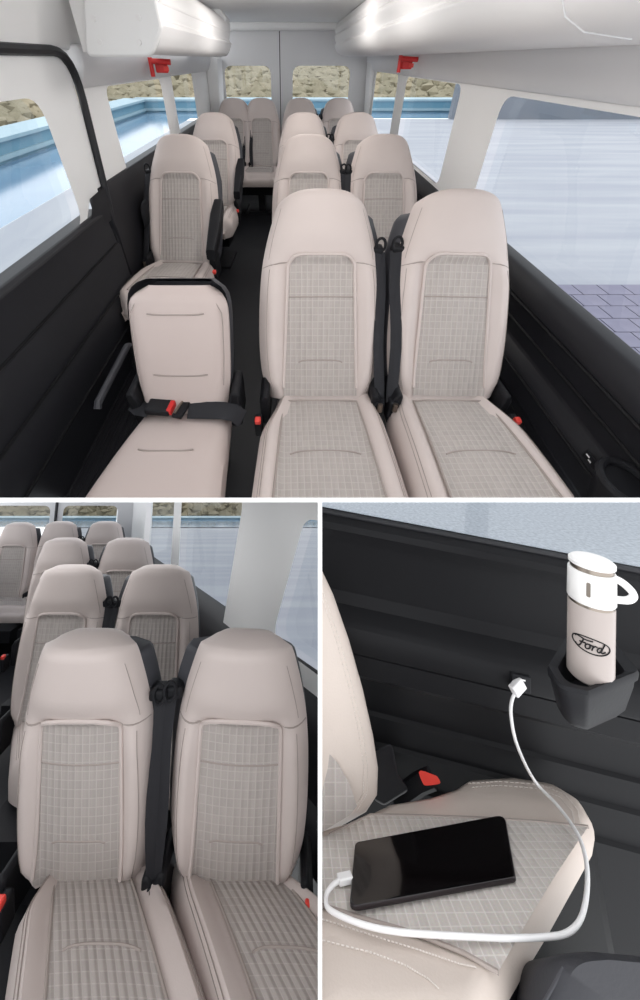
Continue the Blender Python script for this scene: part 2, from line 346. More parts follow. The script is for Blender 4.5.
# ---- fill lamps added on the roof lining to brighten the cabin
def dome(label, y, power):
    t = thing('fill_lamp', label, 'lamp', 'top', (0, y, .30))
    n = 24; ring = lambda r, z: [(r * math.cos(2 * math.pi * k / n), r * math.sin(2 * math.pi * k / n), z) for k in range(n)]
    obj('housing', MB().loft([ring(.085, .004), ring(.085, -.012), ring(.07, -.018)]), 'white', 'top', t)
    obj('lens', MB().loft([ring(.066, -.018), ring(.055, -.026), ring(.02, -.030)]), 'lens', 'top', t)
    ld = bpy.data.lights.new('fill_light', 'POINT'); ld.energy = LAMP * power; ld.shadow_soft_size = .05; ld.color = (1, .97, .94)
    lo = bpy.data.objects.new('fill_light', ld); col.objects.link(lo); lo.parent = t; lo.location = (0, 0, -.11)
dome('added round fill lamp on the ceiling over the front row', .9, 1.5); dome('added round fill lamp on the ceiling between front and second row', 2.0, 2.4); dome('added round fill lamp on the ceiling over the second row', 3.02, 3.4)
# ---- emergency hammers
def hammer(label, x, y, z, s):
    t = thing('emergency_hammer', label, 'hammer', 'top', (x, y, z))
    obj('holder', MB().box((0, .012, -.008), (.075, .02, .06)), 'red', 'top', t, bevel=.006)
    mb = MB(); mb.tube([(-.065, -.012, .018), (.065, -.012, .012)], .014, 10); obj('handle', mb, 'red', 'top', t)
    mb = MB(); mb.tube([(-.055, -.014, .034), (-.055, -.014, -.055)], .013, 10); obj('hammer_head', mb, 'red', 'top', t)
    obj('label_plate', MB().box((.03, -.002, -.018), (.03, .008, .022)), 'redb', 'top', t)
hammer('red emergency hammer in its holder above the pool-side windows', -.795, 2.92, -.022, -1)
hammer('red emergency hammer in its holder above the windows by the paired seats', .80, 3.30, -.01, 1)

# ------------------------------------------------------------------ seats
def interp(tab, s):
    for (a, x), (b, y) in zip(tab, tab[1:]):
        if s <= b:
            q = max(0, min(1, (s - a) / (b - a))); return x + (y - x) * q
    return tab[-1][1]
def sm(tab):                                     # smooth interpolation (Catmull-Rom)
    xs = [p[0] for p in tab]; ys = [p[1] for p in tab]
    def f(s):
        s = max(xs[0], min(xs[-1], s)); i = 0
        while i < len(xs) - 2 and s > xs[i + 1]: i += 1
        h = xs[i + 1] - xs[i]; t = (s - xs[i]) / h
        m0 = (ys[i + 1] - ys[max(i - 1, 0)]) / (xs[i + 1] - xs[max(i - 1, 0)]) * h
        m1 = (ys[min(i + 2, len(xs) - 1)] - ys[i]) / (xs[min(i + 2, len(xs) - 1)] - xs[i]) * h
        return (2 * t ** 3 - 3 * t * t + 1) * ys[i] + (t ** 3 - 2 * t * t + t) * m0 + (-2 * t ** 3 + 3 * t * t) * ys[i + 1] + (t ** 3 - t * t) * m1
    return f
def ss(a, b, x):
    t = max(0, min(1, (x - a) / (b - a))); return t * t * (3 - 2 * t)
WB = sm([(0, .118), (.02, .132), (.06, .148), (.12, .162), (.2, .178), (.28, .191), (.36, .200), (.5, .208), (.7, .211), (.85, .205), (.93, .194), (1, .178)])
def seat_model(comp, rec, tilt, hs, th=.115, flare=(0, 0), notch=0, L=.70, Lc=.46, skew=0, wi=(.112, .130), wci=(.125, .155), wc=(.19, .208), wscale=1.0, nd=.045):
    """double-bench style van seat; returns the list of parts (unparented originals)"""
    sr, cr = math.sin(rec), math.cos(rec)
    def B(x, s, off): h = L * (1 - s); return (x, sr * h - cr * off, hs + cr * h + sr * off)
    wb = lambda s: WB(s) * wscale
    def off(u, s):
        a = abs(u); o = .030 * (1 - a ** 2.2) - .032 * a ** 10
        o += .020 * (1 - ss(.2, .32, s)) * (1 - a ** 4)
        o += .020 * math.exp(-((a - .80) / .13) ** 2) * ss(.28, .45, s) * (1 - ss(.9, 1, s))
        o -= .014 * ss(.30, .34, s) * (1 - ss(.58, .70, a))
        return o
    parts = []
    us = [math.sin(math.pi / 2 * (k / 12 - 1)) if k <= 24 else 0 for k in range(25)]
    ssv = [0, .004, .012, .025, .045] + [.07 + k * .03 for k in range(32)]
    cr_ = lambda u: .045 * abs(u) ** 5
    rows = [[B(u * (wb(0) - .02), .085, -th - .012) for u in us], [B(u * (wb(0) - .018), .03 + cr_(u), -th) for u in us], [B(u * (wb(0) - .014), .006 + cr_(u), -th + .02) for u in us], [B(u * (wb(0) - .01), -.004 + cr_(u), min(-th + .045, -.04) - .022 * abs(u) ** 6) for u in us], [B(u * (wb(0) - .002), -.006 + cr_(u), -.03 - .02 * abs(u) ** 6) for u in us]]
    for s in ssv:
        se = [s + cr_(u) * max(0, 1 - s / .09) for u in us]
        rows.append([B(u * wb(q), q, off(u, q) - (.02 * (1 - s / .03) ** 2 * (1 - abs(u) ** 6) if s < .03 else 0)) for u, q in zip(us, se)])
    parts.append(('backrest', MB().rows(rows), 'leather'))
    # charcoal shell: sides and rear
    rows = []
    cs = [(-.975, -.03), (-1.0, -.06), (-.97, -th), (-.75, -th - .02), (0, -th - .025), (.75, -th - .02), (.97, -th), (1.0, -.06), (.975, -.03)]
    for s in [.085, .10, .12, .15, .18, .28, .4, .55, .7, .85, .95, 1.0]:
        k = .95 if s < .09 else 1
        fa = .45 + .55 * (1 - ss(.28, .5, s))
        rows.append([B(u * wb(s) * k - (flare[0] * fa if u < -.96 and o < -.04 else 0) + (flare[1] * fa if u > .96 and o < -.04 else 0), s, o) for u, o in cs])
    n = len(cs); mb = MB().rows(rows); mb.f.append(tuple(range(n))); mb.f.append(tuple((len(rows) - 1) * n + i for i in range(n)))
    parts.append(('back_shell', mb, 'shell'))
    # cloth insert with an arched top
    s0, s1 = .295, .995
    def wins(s):
        w_ = wi[0] + (wi[1] - wi[0]) * (s - s0) / (s1 - s0); q = min(1, (s - s0) / .065)
        return w_ * (.62 + .38 * math.sqrt(max(0, 1 - (1 - q) ** 2)))
    sv = [s0 + .065 * (k / 14) ** 2 for k in range(14)] + [s0 + .065 + k * .0208 for k in range(31)]
    mb = MB()
    NV = len(sv) - 1
    fnn = lambda u, t: B((2 * u - 1) * wins(sv[round(t * NV)]), sv[round(t * NV)], off((2 * u - 1) * wins(sv[round(t * NV)]) / wb(sv[round(t * NV)]), sv[round(t * NV)]) + .004)
    mb.grid(fnn, 16, NV, lambda u, t: ((2 * u - 1) * wins(sv[round(t * NV)]) + .2, sv[round(t * NV)] * L))
    parts.append(('back_insert', mb, 'cloth'))
    path = [B(-wins(s), s, off(wins(s) / wb(s), s) + .006) for s in sv[:-2][::-1]] + [B(wins(s0) * (k / 4 - 1), s0 - .002, off(0.5, s0) + .008) for k in (1, 2, 3, 4, 5, 6, 7)] + [B(wins(s), s, off(wins(s) / wb(s), s) + .006) for s in sv[:-2]]
    parts.append(('back_piping', MB().tube(path, .0055, 6), 'leather'))
    for sg in (-1, 1):
        xs_ = [wins(.33) + .004 + (wb(.32) - wins(.33) - .006) * k / 6 for k in range(7)]
        parts.append(('back_seam', MB().tube([B(sg * x, .325 + .02 * ((x - xs_[0]) / .08), off(x / wb(.33), .33) + .001) for x in xs_], .0022, 5), 'leather2'))
        parts.append(('back_seam', MB().tube([B(sg * (wb(s) - .022), s, off((wb(s) - .022) / wb(s), s) + .0003) for s in [.08 + .23 * k / 12 for k in range(13)]], .0010, 5), 'leather2'))
        parts.append(('back_seam', MB().tube([B(sg * (wb(s) - .030), s, off((wb(s) - .030) / wb(s), s) + .0005) for s in [.36 + .6 * k / 14 for k in range(15)]], .0011, 5), 'leather2'))
    for s, x0 in ((.49, .7), (.80, .62)):
        pts = []
        for k in range(13):
            u = -1 + k / 6; x = u * wins(s) * x0 if s > .6 else u * wins(s) * .97
            pts.append(B(x, s + (.012 * abs(u) ** 6 if s > .6 else -.0), off(x / wb(s), s) + .0035))
        parts.append(('back_tuck', MB().tube(pts, .0026, 6), 'leather2'))
    # cushion
    ct, st = math.cos(tilt), math.sin(tilt)
    def C(x, d, z): return (x + skew * d, .045 - ct * d, hs - .005 + st * d + z)
    def wcu(t, sg=0): w_ = wc[0] + (wc[1] - wc[0]) * t; return w_ - (.05 * (ss(.82, 1, t)) ** 1.6) - (nd * (1 - ss(.06, .42, t)) if sg and sg == notch else 0) + (.012 * ss(0, .3, t) if sg and notch and sg == -notch else 0)
    def cz(u, t):
        a = abs(u); z = .014 * (1 - a ** 2) - .03 * a ** 12 + .016 * math.exp(-((a - .84) / .11) ** 2) - .010 * (1 - ss(.6, .72, a)) * ss(.05, .12, t)
        z += .012 * math.sin(math.pi * t) - .05 * ss(.86, 1, t) ** 2
        return z
    us2 = [-1 + k / 12 for k in range(25)]
    ts = [k / 20 for k in range(18)] + [.88, .91, .94, .97, .985, 1.0]
    rows = [[C(-wcu(t, -1) * .985, t * Lc, -.12), C(-wcu(t, -1) - .004, t * Lc, -.07)] + [C(u * wcu(t, -1 if u < 0 else 1), t * Lc, cz(u, t)) for u in us2] + [C(wcu(t, 1) + .004, t * Lc, -.07), C(wcu(t, 1) * .985, t * Lc, -.12)] for t in ts]
    r_ = rows[-1]; rows.append([(p[0], p[1] - .012, min(p[2], hs + st * Lc - .075)) for p in r_]); rows.append([(p[0], p[1] + .006, min(p[2], hs + st * Lc - .125)) for p in r_])
    parts.append(('cushion', MB().rows(rows), 'leather'))
    t0, t1 = .13, .86
    wci_ = lambda t: wci[0] + (wci[1] - wci[0]) * t
    mb = MB()
    def cf(u, v): t = t0 + (t1 - t0) * v; x = (2 * u - 1) * wci_(t); return C(x, t * Lc, cz(x / wcu(t), t) + .004)
    mb.grid(cf, 16, 24, lambda u, v: ((2 * u - 1) * wci_(v) + .2, v * Lc * .8))
    parts.append(('cushion_insert', mb, 'cloth'))
    path = [C(-wci_(t), t * Lc, cz(wci_(t) / wcu(t), t) + .004) for t in [t1 - (t1 - t0) * k / 14 for k in range(15)]] + [C(wci_(t0) * (k / 4 - 1), t0 * Lc - .002, cz(.3, t0) + .005) for k in range(1, 8)] + [C(wci_(t), t * Lc, cz(wci_(t) / wcu(t), t) + .004) for t in [t0 + (t1 - t0) * k / 14 for k in range(15)]]
    parts.append(('cushion_piping', MB().tube(path, .0035, 6), 'leather2'))
    for sg in (-1, 1):
        for o_ in (.012, .019): parts.append(('cushion_seam', MB().tube([C(sg * (wcu(t, sg) - o_ - .006), t * Lc, cz((wcu(t, sg) - o_ - .006) / wcu(t, sg), t) + .0006) for t in [.03 + .8 * k / 12 for k in range(13)]], .0011, 5), 'leather2'))
    parts.append(('cushion_tuck', MB().tube([C(u * wci_(.55) * .75, .55 * Lc + .012 * abs(u) ** 4, cz(u * .4, .55) + .0045) for u in [-1 + k / 6 for k in range(13)]], .0026, 6), 'leather2'))
    mb = MB(); mb.box((skew * .2, -.17, hs - .16), (.34, .36, .09)); mb.box((skew * .2, -.16, (hs - .2) / 2), (.07, .28, hs - .2)); mb.box((skew * .2, -.16, .012), (.30, .34, .024))
    parts.append(('base', mb, 'black'))
    out = [(k, mb.mesh(k, m, True, 55, doubles=True)) for k, mb, m in parts]
    return out, B, C
def add_parts(root, meshes, comp, skip=()):
    for k, me in meshes:
        if k not in skip: link(k, me, comp, root)
def side_hardware(root, comp, B, hs, side, belt=0, buckle=0, arm=0, bpos=(.216, -.085, -.05)):
    # hinge covers
    for sg in (-1, 1):
        obj('hinge_cover', MB().extr([(sg * .178, hs - .09), (sg * .212, hs - .085), (sg * .212, hs + .03), (sg * .195, hs + .06), (sg * .178, hs + .05)], -.05, .09), 'black', comp, root, bevel=.008)
    if buckle:
        sg = buckle
        o = obj('buckle', MB().box((sg * bpos[0], bpos[1], hs + bpos[2]), (.026, .05, .085), Matrix.Rotation(R(12), 3, 'X')), 'black', comp, root, bevel=.006)
        obj('release_button', MB().box((sg * bpos[0], bpos[1] - .016, hs + bpos[2] + .028), (.020, .024, .055), Matrix.Rotation(R(12), 3, 'X')), 'redb', comp, o, bevel=.004)
    if belt:
        sg = belt
        p0, p1 = Vector(B(sg * .205, .27, -.02)), Vector((sg * .205, -.035, hs + .01))
        mid = [p0.lerp(p1, k / 8) + Vector((sg * .004 * math.sin(k), -.012 * math.sin(math.pi * k / 8), 0)) for k in range(9)]
        mb = MB(); mb.tube(mid, .019, 8, flat=.12, nrm=(.25 * sg, -1, .4)); obj('belt_strap', mb, 'belt', comp, root)
        mb = MB(); mb.box(B(sg * .195, .255, -.035), (.045, .05, .03)); o = obj('belt_guide', mb, 'black', comp, root, bevel=.008)
        q = Vector(B(sg * .205, .24, -.01)); mb = MB(); mb.tube([q + Vector((.016 * math.cos(a), .004 * math.sin(a), .022 * math.sin(a))) for a in [k * math.pi / 8 for k in range(16)]], .005, 6, closed=True); obj('guide_loop', mb, 'black', comp, o)
        mb = MB(); mb.box((sg * .205, -.04, hs - .005), (.034, .04, .07)); o = obj('belt_anchor', mb, 'black', comp, root, bevel=.006)
        mb = MB(); mb.tube([(sg * .205, -.062, hs + .03), (sg * .205, -.066, hs + .0)], .009, 8); obj('latch_plate', mb, 'steel', comp, o)
    if arm:
        sg = arm
        mb = MB(); P = [Vector((sg * .235, .13, hs + .29)), Vector((sg * .237, .02, hs + .245)), Vector((sg * .24, -.10, hs + .19)), Vector((sg * .24, -.21, hs + .14))]
        rings = []
        for k, p in enumerate(P):
            hw, hh = (.026, .032, .03, .024)[k], (.035, .04, .036, .028)[k]
            rings.append([p + Vector((a, 0, b)) for a, b in roundpoly([(-hw, -hh), (hw, -hh), (hw, hh), (-hw, hh)], .012, 3)])
        mb.loft(rings); o = obj('armrest', mb, 'black', comp, root)
        mb = MB(); mb.tube([(sg * .205, .12, hs + .27), (sg * .245, .12, hs + .27)], .028, 12); obj('arm_pivot', mb, 'black', comp, o)
HS = .405
SEAT_TA, BT, CT = seat_model('top', R(33), R(4), HS, flare=(0, .022), notch=-1, wscale=1.03, Lc=.56, wc=(.195, .217))
SEAT_TB, BT, CT = seat_model('top', R(33), R(4), HS, flare=(.032, 0), notch=1, wscale=1.03, Lc=.56, wc=(.195, .217))
SEAT_T = SEAT_TA
PITCHROW = 1.17
ROWY = [.931, 2.093, 3.226, 4.69]
def van_seat(label, comp, loc, meshes, Bf, rz=0, belt=0, buckle=0, arm=0, group=None, hs=HS, skip=(), scale=1, ry=0, bpos=(.216, -.085, -.05)):
    t = thing('van_seat', label, 'seat', comp, loc, rz, group)
    if ry: t.matrix_world = t.matrix_world @ Matrix.Rotation(ry, 4, 'Y')
    add_parts(t, meshes, comp, skip); side_hardware(t, comp, Bf, hs, 1, belt, buckle, arm, bpos)
    return t
GT = 'beige van seats in the cabin with the folding seat'
rows_lab = [('front row beside the folding seat', ''), ('second row', ''), ('third row', ''), ('last row before the rear doors', '')]
for i, y in enumerate(ROWY):
    van_seat('beige aisle seat of the paired seats, %s' % ['directly across from the folding seat', 'one row behind the folding seat', 'two rows behind the folding seat', 'last pair below the lockers'][i], 'top', (.103, y, FZ), SEAT_T, BT, belt=1, buckle=-1, group=GT)
    van_seat('beige window seat of the paired seats, %s' % ['beside the large window over brick pavers', 'under the right red hammer', 'two rows behind the pair beside brick pavers', 'in the right rear corner by the doors'][i], 'top', (.546, y, FZ), SEAT_TB, BT, R(1.5), belt=-1, buckle=1, group=GT, ry=R(2) if i == 0 else 0)
van_seat('beige single seat with black armrest right behind the folding seat', 'top', (-.655, ROWY[1], FZ), SEAT_T, BT, R(-3), belt=-1, buckle=1, arm=1, group=GT)
van_seat('beige single seat with black armrest, second behind the folding seat', 'top', (-.645, ROWY[2], FZ), SEAT_T, BT, R(-3), belt=-1, buckle=1, arm=1, group=GT)
van_seat('beige seat of the rear bench next to the left rear corner post', 'top', (-.655, ROWY[3], FZ), SEAT_T, BT, R(-2), belt=1, group=GT)
van_seat('beige seat of the rear bench at the end of the aisle', 'top', (-.33, ROWY[3], FZ), SEAT_TB, BT, 0, belt=-1, group=GT)

# ---- folding jump seat
JY, JX = .896, -.366
js = thing('folding_seat', 'small beige folding seat with black lap belt across it', 'seat', 'top', (JX, JY, FZ))
jr = R(25); sj, cj = math.sin(jr), math.cos(jr); jh = .39
def J(x, h, o): return (x, sj * h - cj * o, jh + cj * h + sj * o)
WJ = sm([(0, .144), (.05, .150), (.12, .160), (.25, .165), (.34, .164), (.375, .158), (.40, .142), (.415, .12), (.425, .10)])
hv = [0, .02, .05] + [.08 + .025 * k for k in range(12)] + [.37, .385, .4, .41, .418, .425]
rows = []
for h in hv:
    e = .03 * ss(.38, .425, h)
    rows.append([J(u * WJ(h), h, .045 + .012 * (1 - u * u) - .03 * abs(u) ** 10 - e) for u in [-1 + k / 10 for k in range(21)]])
obj('backrest', MB().rows(rows), 'plain', 'top', js)
rows = []
for h in [-.01, .05, .12, .2, .28, .33, .37, .4, .42, .435, .445]:
    hh = min(h - .022 if h > .3 else h, .425)
    rows.append([J(u * (WJ(hh) + .003), h, o - (.03 if h > .44 else 0)) for u, o in ((-.98, .02), (-1.0, -.01), (-.97, -.06), (-.8, -.09), (0, -.095), (.8, -.09), (.97, -.06), (1, -.01), (.98, .02))])
mb = MB().rows(rows); n = 9; mb.f.append(tuple(range(n))); mb.f.append(tuple((len(rows) - 1) * n + i for i in range(n)))
obj('back_shell', mb, 'shell', 'top', js, ang=60)
mb = MB()
for h in (.335, .135): mb.tube([J(u * .09, h + .004 * abs(u) ** 4, .0565 - .001 * u * u) for u in [-1 + k / 6 for k in range(13)]], .0028, 6)
mb.tube([J(-(WJ(h) - .018), h, .048) for h in (.1, .2, .3, .34)] + [J(x, .393 - .5 * x * x, .042) for x in (-.12, -.08, -.04, 0, .04, .08, .12)] + [J(WJ(h) - .018, h, .048) for h in (.34, .3, .2, .1)], .0016, 5)
obj('back_seam', mb, 'leather2', 'top', js)
rows = []
for k in range(17):
    t = k / 16; d = t * .42; wj = .146 + .05 * t; x0 = -.03 * t
    rows.append([(x0 - wj * .98, .03 - d, jh - .10), (x0 - wj - .003, .03 - d, jh - .05)] + [(x0 + u * wj, .03 - d, jh - .005 + .012 * (1 - u * u) - .025 * abs(u) ** 10 + .01 * math.sin(math.pi * t) + .03 * t) for u in [-1 + q / 10 for q in range(21)]] + [(x0 + wj + .003, .03 - d, jh - .05), (x0 + wj * .98, .03 - d, jh - .10)])
obj('cushion', MB().rows(rows), 'plain', 'top', js)
mb = MB(); mb.tube([(-.02 + u * .085, -.215 + .006 * abs(u) ** 4, jh + .034) for u in [-1 + k / 6 for k in range(13)]], .0028, 6); obj('cushion_seam', mb, 'leather2', 'top', js)
for sg in (-1, 1):
    obj('hinge_bracket', MB().extr([(sg * .150, jh - .07), (sg * .192, jh - .06), (sg * .192, jh + .09), (sg * .165, jh + .10), (sg * .15, jh + .05)], -.03, .10), 'black', 'top', js, bevel=.008)
mb = MB(); mb.box((0, -.15, jh - .13), (.24, .28, .06)); mb.box((0, .02, (jh - .1) / 2), (.2, .09, jh - .1)); obj('base', mb, 'black', 'top', js, bevel=.006)
lz = jh + .048
bs = obj('lap_belt', MB().tube([(-.185, .0, jh + .02), (-.15, -.035, lz - .012), (-.11, -.05, lz)], .032, 8, flat=.10, nrm=(.2, -.4, 1)), 'belt', 'top', js)
mb = MB(); mb.tube([(.02, -.055, lz), (.08, -.058, lz + .002), (.14, -.055, lz - .004), (.175, -.06, lz - .01), (.20, -.06, lz - .04)], .032, 8, flat=.10, nrm=(.1, -.4, 1)); obj('lap_belt', mb, 'belt', 'top', js)
bk = obj('buckle', MB().box((-.075, -.052, lz + .01), (.085, .062, .026), Matrix.Rotation(R(-6), 3, 'Z')), 'black', 'top', js, bevel=.008)
obj('release_button', MB().box((-.035, -.057, lz + .012), (.016, .05, .024), Matrix.Rotation(R(-6), 3, 'Z')), 'red', 'top', bk, bevel=.003)
obj('latch_plate', MB().box((.0, -.06, lz + .008), (.034, .078, .014), Matrix.Rotation(R(-14), 3, 'Z')), 'black', 'top', js, bevel=.004)
mb = MB(); mb.box((-.008, -.058, lz + .017), (.006, .06, .004), Matrix.Rotation(R(-14), 3, 'Z')); obj('latch_tongue', mb, 'steel', 'top', js)
# grey grab strut by the door
g = thing('grab_strut', 'slim grey rail beside the folding seat near the door step', 'rail', 'top', (0, 0, 0))
obj('bar', MB().tube([(-.712, 1.29, -.945), (-.712, 1.27, -.93), (-.70, .92, -.93), (-.70, .905, -.945)], .014, 8), 'shell', 'top', g)
obj('post', MB().tube([(-.712, 1.27, -.935), (-.712, 1.29, FZ)], .012, 8), 'black', 'top', g)
# speaker-like panel on the left trim
sp = thing('storage_cover', 'rounded dark cover on the lower wall trim beside the single seat', 'cover', 'top', (-W + .075, 2.35, -.72))
mb = MB(); mb.loft([[(d, s * a, s * b) for a, b in roundpoly([(-.16, -.14), (.16, -.14), (.16, .12), (-.16, .10)], .07, 5)] for d, s in ((0, 1.0), (.02, .97), (.03, .88))]); obj('cover_plate', mb, 'black', 'top', sp)

# ------------------------------------------------------------------ outside the upper cabin
def ground(comp, x0, x1, y0, y1, z, m, label): return struct('ground', MB().add([(x0, y0, z), (x1, y0, z), (x1, y1, z), (x0, y1, z)], [(0, 1, 2, 3)]), m, comp, label)
gr = ground('top', 1.0, 60, 1.2, 19.6, GZ, 'pave', 'pale open paving beside the large front window')
ground('top', -4.5, 1.0, 1.2, 19, GZ, 'paveL', 'pale strip of paving between van and pool')
bk_ = struct('ground', MB().box((3.45, 2.7, GZ + .01), (2.8, 2.16, .016)), 'joint', 'top', 'patch of purple grey brick paving beside the front window')
bme = MB().box((0, 0, 0), (.268, .228, .03)).mesh('brick', 'brick', False)
for j in range(9):
    for i in range(10):
        o = link('brick', bme, 'top', bk_); o.location = (2.2 + i * .28 + (.14 if j % 2 else 0), 1.74 + j * .24, GZ + .03)
pool = thing('pool', 'blue pool with pale raised rim beyond the left windows', 'pool', 'top', (0, 0, 0))
obj('water', MB().add([(-7.3, 1.5, GZ - .02), (-4.55, 1.5, GZ - .02), (-4.55, 20, GZ - .02), (16, 20, GZ - .02), (16, 22.5, GZ - .02), (-7.3, 22.5, GZ - .02)], [(0, 1, 2, 5), (2, 3, 4, 5)]), 'water', 'top', pool)
mb = MB(); mb.box((-7.55, 12, GZ + .18), (.5, 21, .5)); mb.box((4.2, 22.75, GZ + .18), (24, .5, .5)); obj('rim_wall', mb, 'cop2', 'top', pool)
mb = MB(); mb.box((-7.85, 12.2, GZ + .46), (1.3, 22, .08)); mb.box((4.2, 23.1, GZ + .46), (24.5, 1.3, .08)); obj('coping', mb, 'cop', 'top', pool)
mb = MB(); mb.box((-7.27, 12, GZ + .1), (.08, 21, .1)); mb.box((4.2, 22.47, GZ + .1), (24, .08, .1)); obj('tile_band', mb, 'cop', 'top', pool)
tag(obj('reflection_band', MB().box((30, 19.6, GZ + .6), (46, .4, 1.2)), 'reflection', 'top'), 'blue grey band beyond the paving standing in for a reflection in the front window', 'wall')  # solid band in place of a building's reflection in the front window
def hillside(comp, o, du, dv, h, n, label, seed, s0=.18, s1=.5):
    o, du, dv = Vector(o), Vector(du), Vector(dv); rnd = random.Random(seed); mb = MB()
    def pt(u, v): return o + du * u + dv * v + Vector((0, 0, h * (v ** .8) * (.8 + .2 * math.sin(u * 9 + seed) + .1 * math.sin(u * 23))))
    mb.grid(pt, 40, 10)
    tag(obj('hillside', mb, 'hill', comp), label, kind='structure')
    mb = MB(); bm = bmesh.new(); bmesh.ops.create_icosphere(bm, subdivisions=1, radius=1); bv = [v.co.copy() for v in bm.verts]; bf = [tuple(v.index for v in f.verts) for f in bm.faces]; bm.free()
    for k in range(n):
        p = pt(rnd.random(), rnd.random() ** 1.3); s = rnd.uniform(s0, s1)
        mb.add([p + Vector((q.x, q.y, q.z * .8)) * s * (1 + rnd.uniform(-.35, .35)) for q in bv], bf)
    tag(obj('scrub', mb, 'bush', comp, smooth=False), label.replace('hillside', 'scrub bushes growing'), kind='stuff')
hillside('top', (-9, 24, GZ), (50, 0, 0), (0, 18, 0), 3.0, 4500, 'dry scrub covered hillside behind the pool', 3)
hillside('top', (-8.6, 2, GZ), (0, 44, 0), (-30, 0, 0), 4.4, 5000, 'dry scrub covered hillside along the pool rim', 5)

# ================================================================== LOWER LEFT CABIN (same kind of van, seen from nearer the front pair)
DX, DZ = -.646, -.119                            # the cabin runs towards the left: sideways and downward drift per metre
HL = .405
LKW = dict(L=.645, th=.08, Lc=.44, skew=.60, wi=(.108, .118), wci=(.100, .128), wc=(.185, .208), wscale=.91, nd=.055)
SEAT_L, BL, CL = seat_model('low', R(-8), R(14), HL, flare=(.014, .02), notch=-1, **LKW)
SEAT_LB, BL, CL = seat_model('low', R(-8), R(14), HL, flare=(.034, 0), notch=1, **LKW)
SEAT_LR, BLR, CLR = seat_model('low', R(4), R(6), HL, th=.08, L=.655, Lc=.32, skew=.75, flare=(.012, .016))
SEAT_LRB, BLR, CLR = seat_model('low', R(4), R(6), HL, th=.08, L=.655, Lc=.32, skew=.75, flare=(.026, 0))
GL = 'beige van seats in the cabin without a folding seat'
zs0 = -1.172 - HL
lowA = [(-.572, 1.101, -.523), (-1.09, 1.903, -.618), (-1.582, 2.654, -.680), (-2.254, 3.692, -.789)]
for i, (x, y, z) in enumerate(lowA):
    wa = ['nearest the upright white board', 'second pair from the upright white board', 'third pair from the upright white board', 'fourth pair from the upright white board'][i]
    for k, (nm, dx) in enumerate((('aisle', 0), ('window', .40 if i == 0 else .439))):
        M_, Bf, rec, L_ = ((SEAT_L, SEAT_LB)[k], BL, R(-8), .672) if i == 0 else ((SEAT_LR, SEAT_LRB)[k], BLR, R(4), .655)
        by = y - math.sin(rec) * L_; bz = z - math.cos(rec) * L_ - HL
        van_seat('beige %s seat of the pair, %s' % (nm, wa), 'low', (x + dx, by, bz), M_, Bf, rz=R(0), belt=1 if k == 0 else -1, buckle=-1 if k == 0 else 1, group=GL, ry=R(2.5) if (i == 0 and k == 1) else 0, bpos=((.165, .198)[k], -.06, -.012) if i == 0 else (.216, -.085, -.05))
van_seat('beige rear seat at the aisle end left of the fourth pair', 'low', (-2.655, 3.692 - math.sin(R(4)) * .655, -.80 - math.cos(R(4)) * .655 - HL), SEAT_LR, BLR, rz=0, group=GL)
# shell of the lower left cabin
def LWp(b, c, d): # wall coordinates: b along, c height, d outwards
    return (.24 + b * DX + d * .84, 1.15 + b + d * .54, c + b * DZ)
WL1 = roundpoly([(-.6, -.78), (.50, -.76), (.29, -.262), (-.6, -.262)], .07)
WL2 = roundpoly([(.93, -.86), (1.62, -.86), (1.62, -.2), (.74, -.2)], .05)
WL3 = roundpoly([(1.80, -.86), (2.62, -.86), (2.62, -.2), (1.78, -.2)], .04)
panel('wall_right', LWp, [(-.7, -.88), (4.2, -.88), (4.2, -.1), (-.7, -.1)], [WL1, WL2, WL3], 'white', 'low', label='white upper wall with three windows beyond the upright board')
for i, q in enumerate((WL1, WL2, WL3)): window('window_%d' % (9 + i), LWp, q, 'low', .05, .007, ['side window next to the front pair by the upright board', 'side window beside the second pair by the upright board', 'narrow side window near the rear of the board-side cabin'][i])
mb = MB(); rows = []
for b in (-.7, 4.2): rows.append([LWp(b, c, d) for c, d in ((-.80, .06), (-.84, -.01), (-.88, -.04), (-.93, -.05), (-1.0, -.03), (-1.12, -.03), (-1.16, -.07), (-1.24, -.08), (-1.28, -.05), (-1.62, -.05))])
struct('trim_15', mb.rows(rows), 'dark', 'low', 'dark lower wall trim beside the pair near the upright board')
mb = MB(); fz = -1.172 - HL
mb.add([(-1.2, -.4, fz + .19), (.75, -.4, fz + .19), (.3, .8, fz + .05), (-1.95, .8, fz + .05), (.3 - 3.7 * .646, 4.5, fz - .39), (-4.3, 4.5, fz - .39)], [(0, 1, 2, 3), (3, 2, 4, 5)])
struct('floor', mb, 'floor', 'low', 'black cabin floor beside the pair near the upright board')
mb = MB(); mb.rows([[(-1.72 + b * DX, 1.15 + b, c + b * DZ) for c in (-1.62, -.86)] for b in (-1.5, 3.2)]); struct('wall_left', mb, 'dark', 'low', 'unseen dark lower wall shading the aisle side of the board-side cabin')  # outside the view, put in to cut the light on the seats
mb = MB(); mb.rows([[(-1.72 + b * DX, 1.15 + b, c + b * DZ) for c in (-.86, -.4, .1)] for b in (-.5, .4)]); struct('wall_left', mb, 'white', 'low', 'unseen white upper wall shading the aisle side of the board-side cabin')  # outside the view, kept short to limit how much it shades
def LB(a, b, d): return (a, 4.35 + d, b)
WB1, WB2 = roundpoly([(-2.63, -1.35), (-2.0, -1.35), (-2.0, -.75), (-2.63, -.75)], .08), roundpoly([(-3.45, -1.35), (-2.78, -1.35), (-2.78, -.75), (-3.45, -.75)], .08)
panel('wall_rear', LB, [(-4, -2.2), (-1.6, -2.2), (-1.6, -.5), (-4, -.5)], [WB1, WB2], 'white2', 'low', label='rear doors with two windows behind the fourth pair')
